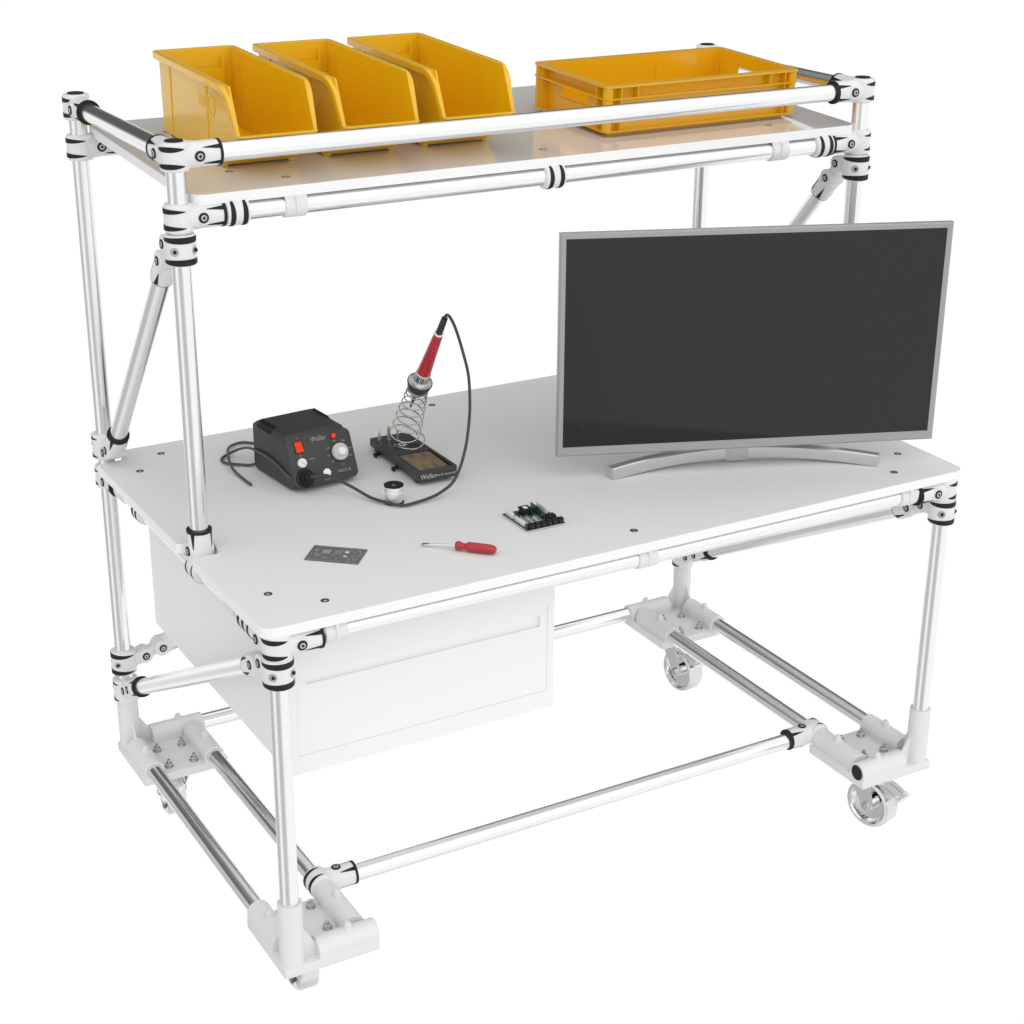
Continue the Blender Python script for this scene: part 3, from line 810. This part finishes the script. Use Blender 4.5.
tail = [wh(.520, .590, ZT + .030), wh(.545, .566, ZT + .0315), wh(.575, .580, ZT + .035), wh(.590, .605, ZT + .046)]
b = MB(); b.tube(pts, .00135, 8); b.tube(spline([wh(.530, .612, ZT + .029), wh(.522, .596, ZT + .0305), wh(.548, .565, ZT + .0305), wh(.575, .575, ZT + .034), wh(.5865, .600, ZT + .045), pts[6]], 8), .00135, 8)
for k in range(3): b.tube([A1 - ax * (.010 + .0028 * k) + (pu * math.cos(q) + pw * math.sin(q)) * .0212 for q in (2 * PI * j / 28 for j in range(28))], .00135, 8, closed=True)
b.build('wire_coil', 'coilwire', hs)
b = MB(); b.lathe(A1 - ax * .010, ax, [(0, .0215), (.0005, .0225), (.016, .0265), (.0185, .0262), (.0185, .0245), (.015, .0235), (.013, .0165)], 40, 0, cap=False, mids=[0, 0, 0, 0, 1, 1])
b.build('funnel', ['darkgrey', 'steel'], hs)
b = MB(); b.box((.032, .158, yz(.16) - .001), (.048, .172, yz(.16) + .0035), 0, .001); b.cyl((.036, .160, yz(.16) + .003), (.036, .160, yz(.16) + .006), .003, 12); b.build('coil_bracket', 'chrome', hs)

sp = thing('cleaning_sponge', 'mottled brown cleaning sponge lying in the tray of the iron stand', 'sponge', (.4941, .4369, ZT + Z0 + .0152), (0, 0, -.0292))
b = MB(); o_ = rounded([(rx0 + .002, ry0 + .002), (rx1 - .002, ry0 + .002), (rx1 - .002, ry1 - .002), (rx0 + .002, ry1 - .002)], .004)
b.prism(o_, 0, .0125, 0, .002, 2); b.build('sponge_pad', 'sponge', sp)

tips = [('fine conical spare soldering tip, leftmost of those stuck in the iron stand', .0105, .2140, 0), ('stout spare soldering tip with golden point, middle one in the iron stand', .0250, .1990, 1), ('thin spare soldering tip closest to the wire coil holder', .0385, .1845, 2)]
for lab, u, v_, kd in tips:
    p = Matrix.Rotation(-.0292, 4, 'Z') @ V((u, v_, 0)) + V((.4941, .4369, ZT + Z0 + yz(v_)))
    o = thing('soldering_tip', lab, 'soldering tip', p + V((0, 0, .0003)), group='spare tips in the iron stand')
    b = MB()
    prf = [[(0, .0052), (.005, .0052), (.0055, .0034), (.009, .0032), (.0285, .0006), (.0295, 0)], [(0, .0056), (.006, .0056), (.0065, .0036), (.028, .0033)], [(0, .0048), (.005, .0048), (.0055, .0022), (.030, .0018), (.0305, 0)]][kd]
    b.lathe((0, 0, 0), Z, prf, 20, 0); b.build('shank', 'zinc', o)
    if kd == 1:
        b = MB(); b.lathe((0, 0, .0279), Z, [(0, .0034), (.003, .0032), (.0085, .0010), (.009, 0)], 20, 0); b.build('point', 'brass', o)

# the iron itself: axis through the coil, slightly steeper
I0 = V((.556, .6005, ZT + .085)); I1 = V((.556, .4425, ZT + .343)); I1 = V((.556, .441, ZT + .3445))
g0 = V((.556, .5515, ZT + .1755)); idir = (V((.556, .4365, ZT + .3446)) - g0).normalized()
ir = thing('soldering_iron', 'red handled soldering iron standing in the wire coil, its cable looping to the station', 'soldering iron', (g0.x, g0.y, g0.z + Z0))
b = MB()
sg = 40; prof = [(-.006, .0150), (.0, .0155), (.016, .0155), (.036, .0150), (.038, .0140)]
b.lathe((0, 0, 0), idir, prof, sg, 0, cap=True)
_, u2, w2 = frame(idir)
for k in range(20):
    a = 2 * PI * k / 20; dv = u2 * math.cos(a) + w2 * math.sin(a)
    b.cyl(dv * .0152 + idir * -.004, dv * .0146 + idir * .0355, .00135, 8, 0)
b.build('ribbed_collar', 'steel', ir, sharp=30)
GL = (V((0, .441, ZT + .3445)) - V((0, g0.y, g0.z))).length
b = MB(); b.lathe((0, 0, 0), idir, [(.0365, .0130), (.0375, .0143), (.042, .0144), (.100, .0116), (.156, .0095), (.158, .0090)], 12, 0); b.build('grip', 'redgrip', ir, sharp=20)
b = MB(); b.lathe((0, 0, 0), idir, [(.1570, .0098), (.1590, .0098), (.1600, .0070)], 28, 0); b.build('end_ring', 'whitep', ir)
b = MB(); b.lathe((0, 0, 0), idir, [(.1595, .0069), (.168, .0071), (.2030, .0064), (.2048, .0056), (.2040, .0034)], 28, 0); b.build('strain_relief', 'blackp', ir)
b = MB(); b.lathe((0, 0, 0), idir, [(-.006, .0060), (-.050, .0050), (-.052, .0036), (-.070, .0032), (-.078, .0008)], 20, 0); b.build('heating_barrel', 'zinc', ir)
e0 = g0 + idir * .199
cab_ = [e0, e0 + idir * .010, V((.5575, .4290, 1.1925)), V((.5640, .4265, 1.1850)), (.5745, .4250, 1.161), (.586, .420, 1.118), (.5935, .410, 1.070), (.5925, .402, 1.019), (.5885, .398, .978), (.578, .392, .930), (.560, .384, .888), (.536, .372, .864),
        (.505, .3640, .8520), (.4790, .3590, .8475), (.445, .3550, .8455), (.4140, .3550, .8455), (.3920, .385, .8465), (.3770, .415, .8480), (.362, .452, .8560), (.3475, .476, .8640), (.332, .493, .8710), (.3215, .503, .8755)]
mw = Matrix.Translation((.2614, .522, ZT)) @ Matrix.Rotation(.0939, 4, 'Z')
pn = (Matrix.Rotation(.0939, 3, 'Z') @ nv).normalized(); ps = mw @ sk
cab_ += [tuple(ps + pn * .036), tuple(ps + pn * .028)]
b = MB(); b.tube([q - g0 for q in spline(cab_, 10)], .0031, 12); b.build('cable', 'cable', ir)
b = MB(); b.lathe(ps - g0, pn, [(.0042, .0118), (.006, .0135), (.014, .0140), (.016, .0125), (.016, .0105), (.026, .0100), (.027, .0075), (.034, .0060), (.035, .003)], 32, 0); b.build('plug', 'black', ir)

# ================================================================== SMALL TOOLS
so = thing('solder_spool', 'small spool of silver solder wire with black flanges behind the looping cable', 'solder spool', (.4135, .3890, ZT + Z0))
so.location.y = .3885; so.location.x = .4145; so.scale = (1.09, 1.09, 1.06)
b = MB(); b.lathe((0, 0, 0), Z, [(.0024, .0152), (.004, .0156), (.0325, .0156), (.034, .0152)], 40, 0)
b.tube([V((math.cos(q) * .0160, math.sin(q) * .0160, .024 + .003 * math.sin(q + .5))) for q in (2 * PI * k / 40 for k in range(40))], .0006, 6, closed=True)
b.tube(spline([(-.0150, .004, .030), (-.0205, -.001, .0315), (-.0225, -.003, .0265), (-.0195, -.004, .0225), (-.0155, -.003, .0215)], 6), .0006, 6)
b.build('solder_winding', 'tin', so)
for z in (0, .0338):
    b = MB(); b.lathe((0, 0, z), Z, [(0, .0045), (0, .0175), (.0004, .0181), (.0022, .0181), (.0026, .0176), (.0026, .0095), (.0018, .0088), (.0018, .0046), (0, .0045)], 40, 0, cap=False)
    b.build('flange', 'black', so)

a = math.atan2(.0713 - .1717, .467 - .3663)
sdv = thing('screwdriver', 'small flat blade screwdriver with red handle lying on the tabletop', 'screwdriver', (.4116, .1210, ZT + Z0), (0, 0, a))
b = MB(); hz = .0098
def hp_(r): return r
prf = [(-.002, .0), (-.002, .0068), (.000, .0084), (.004, .0086), (.008, .0076), (.013, .0056), (.017, .0058), (.021, .0086), (.024, .0093), (.064, .0093), (.071, .0080), (.0755, .0048), (.077, 0)]
sg = 48; rings = []
for t, r in prf:
    fl = 1 if .023 < t < .066 else 0
    if r < 1e-6: rings.append([b.bm.verts.new((t, 0, hz))]); continue
    rings.append([b.bm.verts.new((t, math.cos(q) * r * (1 - .09 * fl * max(0, math.cos(6 * q)) ** .6), hz + math.sin(q) * r * (1 - .09 * fl * max(0, math.cos(6 * q)) ** .6))) for q in (2 * PI * k / sg for k in range(sg))])
for i in range(len(rings) - 1):
    A_, B_ = rings[i], rings[i + 1]
    for k in range(sg):
        k2 = (k + 1) % sg
        if len(A_) == 1: b._face((A_[0], B_[k2], B_[k]), 0)
        elif len(B_) == 1: b._face((A_[k], A_[k2], B_[0]), 0)
        else: b._face((A_[k], A_[k2], B_[k2], B_[k]), 0)
b.build('handle', 'red', sdv, sharp=30)
b = MB(); b.lathe((-.068, 0, .0040), V((.068, 0, hz - .0040)), [(.010, .0021), (.068, .0021)], 16, 0)
for k in range(2): pass
tp = [(-.068, .0040, .0007), (-.064, .0042, .0012), (-.058, .0026, .0021), (-.054, .0021, .0021)]
rows = []
for x, wy, tz in tp:
    zc = .0040 + (hz - .0040) * (x + .068) / .068
    rows.append([b.bm.verts.new((x, s_ * wy, zc + q * tz)) for s_, q in ((-1, -1), (1, -1), (1, 1), (-1, 1))])
for i in range(3):
    for j in range(4): b._face((rows[i][j], rows[i][(j + 1) % 4], rows[i + 1][(j + 1) % 4], rows[i + 1][j]), 0)
b._face(rows[0][::-1], 0)
b.build('blade', 'chrome', sdv, sharp=30)

# flat grey circuit board
gb = thing('bare_circuit_board', 'flat grey circuit board with pale pads lying on the tabletop front', 'circuit board', (.2068, .2084, ZT + Z0), (0, 0, -.710))
b = MB(); b.prism(rounded([(-.051, -.0335), (.051, -.0335), (.051, .0335), (-.051, .0335)], .002), .0003, .0019, 0)
brd = b.build('board', 'pcbgrey', gb)
b = MB(); rr = random.Random(3)
def pd_(x, y, w, h, mi=0, z=.0003): b.box((x - w / 2, y - h / 2, .0019), (x + w / 2, y + h / 2, .0019 + z), mi)
pd_(-.020, .008, .016, .0155, 2, .0007); pd_(.018, .012, .0075, .006, 1, .0009); pd_(.019, -.0065, .006, .0045, 1, .0009)
for i in range(26): pd_(-.046 + i * .0037, .0305, .0020, .0018); pd_(-.046 + i * .0037, -.0305, .0020, .0018)
for i in range(7): pd_(-.004 + (i % 3) * .0055, .014 - (i // 3) * .010, .0024, .0065, 2)
for i in range(90):
    x, y = rr.uniform(-.047, .047), rr.uniform(-.026, .026)
    if abs(x + .02) < .011 and abs(y - .008) < .011: continue
    pd_(x, y, rr.uniform(.0008, .0026), rr.uniform(.0008, .0022), rr.choice((0, 0, 2)))
for i in range(22):
    q = i / 22 * 2 * PI; pd_(.039 + math.cos(q) * .0065, math.sin(q) * .021 + .002, .0022, .0026)
for i in range(14): pd_(-.037 + (i % 4) * .003, -.014 + (i // 4) * .004, .0018, .0022)
pd_(-.018, -.019, .013, .003, 0); pd_(-.012, .0255, .022, .0016, 3); pd_(-.040, .012, .007, .005, 0)
b.build('pads', ['pad', 'clear', 'pads2', 'padred'] if 'pads2' in M else ['pad', 'clear', 'pad', 'padred'], brd)

# populated green board
pc = thing('populated_circuit_board', 'green circuit board populated with black sockets and white headers on the tabletop', 'circuit board', (.5675, .1290, ZT + Z0), (0, 0, .008))
b = MB(); b.box((0, 0, .0032), (.0845, .0955, .0044), 0); b.box((-.0003, -.0003, .0018), (.0848, .0958, .0032), 1)
for xx in (.006, .078):
    for yy in (.008, .088): b.cyl((xx, yy, 0), (xx, yy, .0026), .0030, 12, 1)
bd = b.build('board', ['pcbgreen', 'pcbedge'], pc)
b = MB()
for i in range(6):
    x = .0065 + i * .0128
    b.box((x, .001, .0044), (x + .0118, .012, .0140), 0, .0008); b.box((x + .0022, -.0006, .0066), (x + .0096, .0015, .0118), 1)
    b.cyl((x + .0059, .0065, .0138), (x + .0059, .0065, .0146), .0034, 14, 1)
b.build('socket_row', ['black', 'blackp'], pc)
b = MB(); b.box((.056, .0145, .0044), (.074, .0300, .0175), 0, .0015); b.box((.060, .0180, .0173), (.070, .0265, .0182), 1); b.build('power_jack', ['black', 'blackp'], pc)
b = MB(); b.box((.0300, .0640, .0044), (.0480, .0840, .0150), 0, .001); b.box((.0280, .0620, .0150), (.0500, .0860, .0180), 0, .0015); b.box((.034, .068, .0178), (.042, .078, .0190), 1); b.build('relay', ['black', 'whitep'], pc)
b = MB(); b.box((.004, .020, .0044), (.0075, .056, .0140), 0, .0004); b.box((.004, .062, .0044), (.0075, .090, .0165), 0, .0004); b.build('white_header', 'clear', pc)
b = MB(); b.box((.074, .052, .0044), (.0775, .091, .0165), 0, .0004); b.build('white_header', 'clear', pc)
b = MB(); b.box((.060, .0600, .0044), (.0605 + .0012, .0900, .0190), 0); b.build('daughter_board', 'pcbgreen', pc)
b = MB(); rr = random.Random(5)
for cx_, cy_, nx, ny in ((.016, .022, 2, 9), (.027, .022, 2, 8), (.040, .026, 3, 6)):
    for i in range(nx):
        for j in range(ny):
            x, y = cx_ + i * .0032, cy_ + j * .0040; b.box((x, y, .0044), (x + .0011, y + .0011, .0118 + rr.uniform(-.0015, .0015)), 0)
    b.box((cx_ - .0012, cy_ - .0012, .0044), (cx_ + nx * .0032 - .0006, cy_ + ny * .0040 - .001, .0066), 1)
b.build('pin_header', ['pins', 'clear'], pc)
b = MB()
for i in range(16):
    x, y = rr.uniform(.012, .072), rr.uniform(.036, .090); b.box((x, y, .0044), (x + rr.uniform(.002, .005), y + rr.uniform(.002, .004), .0044 + rr.uniform(.001, .003)), rr.choice((0, 1)))
b.build('chip', ['black', 'pins'], pc)

# ================================================================== LIGHT, CAMERA
w = bpy.data.worlds.new('World'); scn.world = w; w.use_nodes = True
nt = w.node_tree; bg = nt.nodes['Background']
tc = nt.nodes.new('ShaderNodeTexCoord')
sep = nt.nodes.new('ShaderNodeSeparateXYZ'); nt.links.new(tc.outputs['Generated'], sep.inputs[0])
def mrange(src, a, c, lo, hi):
    m = nt.nodes.new('ShaderNodeMapRange'); m.interpolation_type = 'SMOOTHSTEP'
    for i, v_ in enumerate((a, c, lo, hi)): m.inputs[i + 1].default_value = v_
    nt.links.new(src, m.inputs[0]); return m.outputs[0]
def math_(op, a, c):
    m = nt.nodes.new('ShaderNodeMath'); m.operation = op
    for i, v_ in enumerate((a, c)):
        if isinstance(v_, (int, float)): m.inputs[i].default_value = v_
        else: nt.links.new(v_, m.inputs[i])
    return m.outputs[0]
def lobe(d, a, c, val):
    n = nt.nodes.new('ShaderNodeVectorMath'); n.operation = 'DOT_PRODUCT'; n.inputs[1].default_value = V(d).normalized()
    nt.links.new(tc.outputs['Generated'], n.inputs[0]); return mrange(n.outputs['Value'], math.cos(R(c)), math.cos(R(a)), 0, val)
# white studio world: white below, bright overhead in front, dark behind; dim lobes added for reflections
def dotp(d):
    n = nt.nodes.new('ShaderNodeVectorMath'); n.operation = 'DOT_PRODUCT'; n.inputs[1].default_value = V(d).normalized()
    nt.links.new(tc.outputs['Generated'], n.inputs[0]); return n.outputs['Value']
BELOW, FAR, NEAR = 1.02, .09, 1.13
up = mrange(dotp((-.12, -.8, .6)), -.38, .34, FAR, NEAR)
k = mrange(sep.outputs['Z'], .02, .20, 0, 1)
tot = math_('ADD', math_('MULTIPLY', up, k), math_('MULTIPLY', math_('SUBTRACT', 1.0, k), BELOW))
tot = math_('ADD', tot, lobe((-.15, -.9, .5), 10, 45, .35))
tot = math_('SUBTRACT', tot, lobe((-.60, -.70, -.40), 4, 34, .50))  # added dim lobe behind the camera, puts a grey stripe on the tubes
tot = math_('SUBTRACT', tot, lobe((-.72, .60, -.42), 18, 37, .50))  # added grey lobe at the left, darkens what the braces reflect
tot = math_('SUBTRACT', tot, mrange(math_('MULTIPLY', sep.outputs['Z'], -1.0), .72, .97, 0, .26))  # added greying straight down, shades the lower sides of the rails
nt.links.new(tot, bg.inputs['Strength']); bg.inputs['Color'].default_value = (1, 1, 1, 1)

cam = bpy.data.cameras.new('camera'); co = bpy.data.objects.new('camera', cam); COL.objects.link(co); scn.camera = co
cam.sensor_width = 36; cam.lens = 36 * 1781.4 / 1024; cam.clip_start = .05; cam.clip_end = 200
ya, pi_, ro = .5227, -.3914, .0072
d = V((math.sin(ya) * math.cos(pi_), math.cos(ya) * math.cos(pi_), math.sin(pi_)))
r = d.cross(Z).normalized(); u = r.cross(d); c_, s_ = math.cos(ro), math.sin(ro)
r2 = r * c_ + u * s_; u2 = u * c_ - r * s_
mx = Matrix((r2, u2, -d)).transposed().to_4x4(); mx.translation = V((-1.0088, -2.5481, 2.1646 + Z0)); co.matrix_world = mx
vs = scn.view_settings; vs.view_transform = 'Standard'; vs.look = 'None'; vs.exposure = 0; vs.gamma = 1; vs.use_curve_mapping = False
scn.cycles.max_bounces = 8; scn.cycles.diffuse_bounces = 4; scn.cycles.use_denoising = True
scn.cycles.filter_width = 1.5
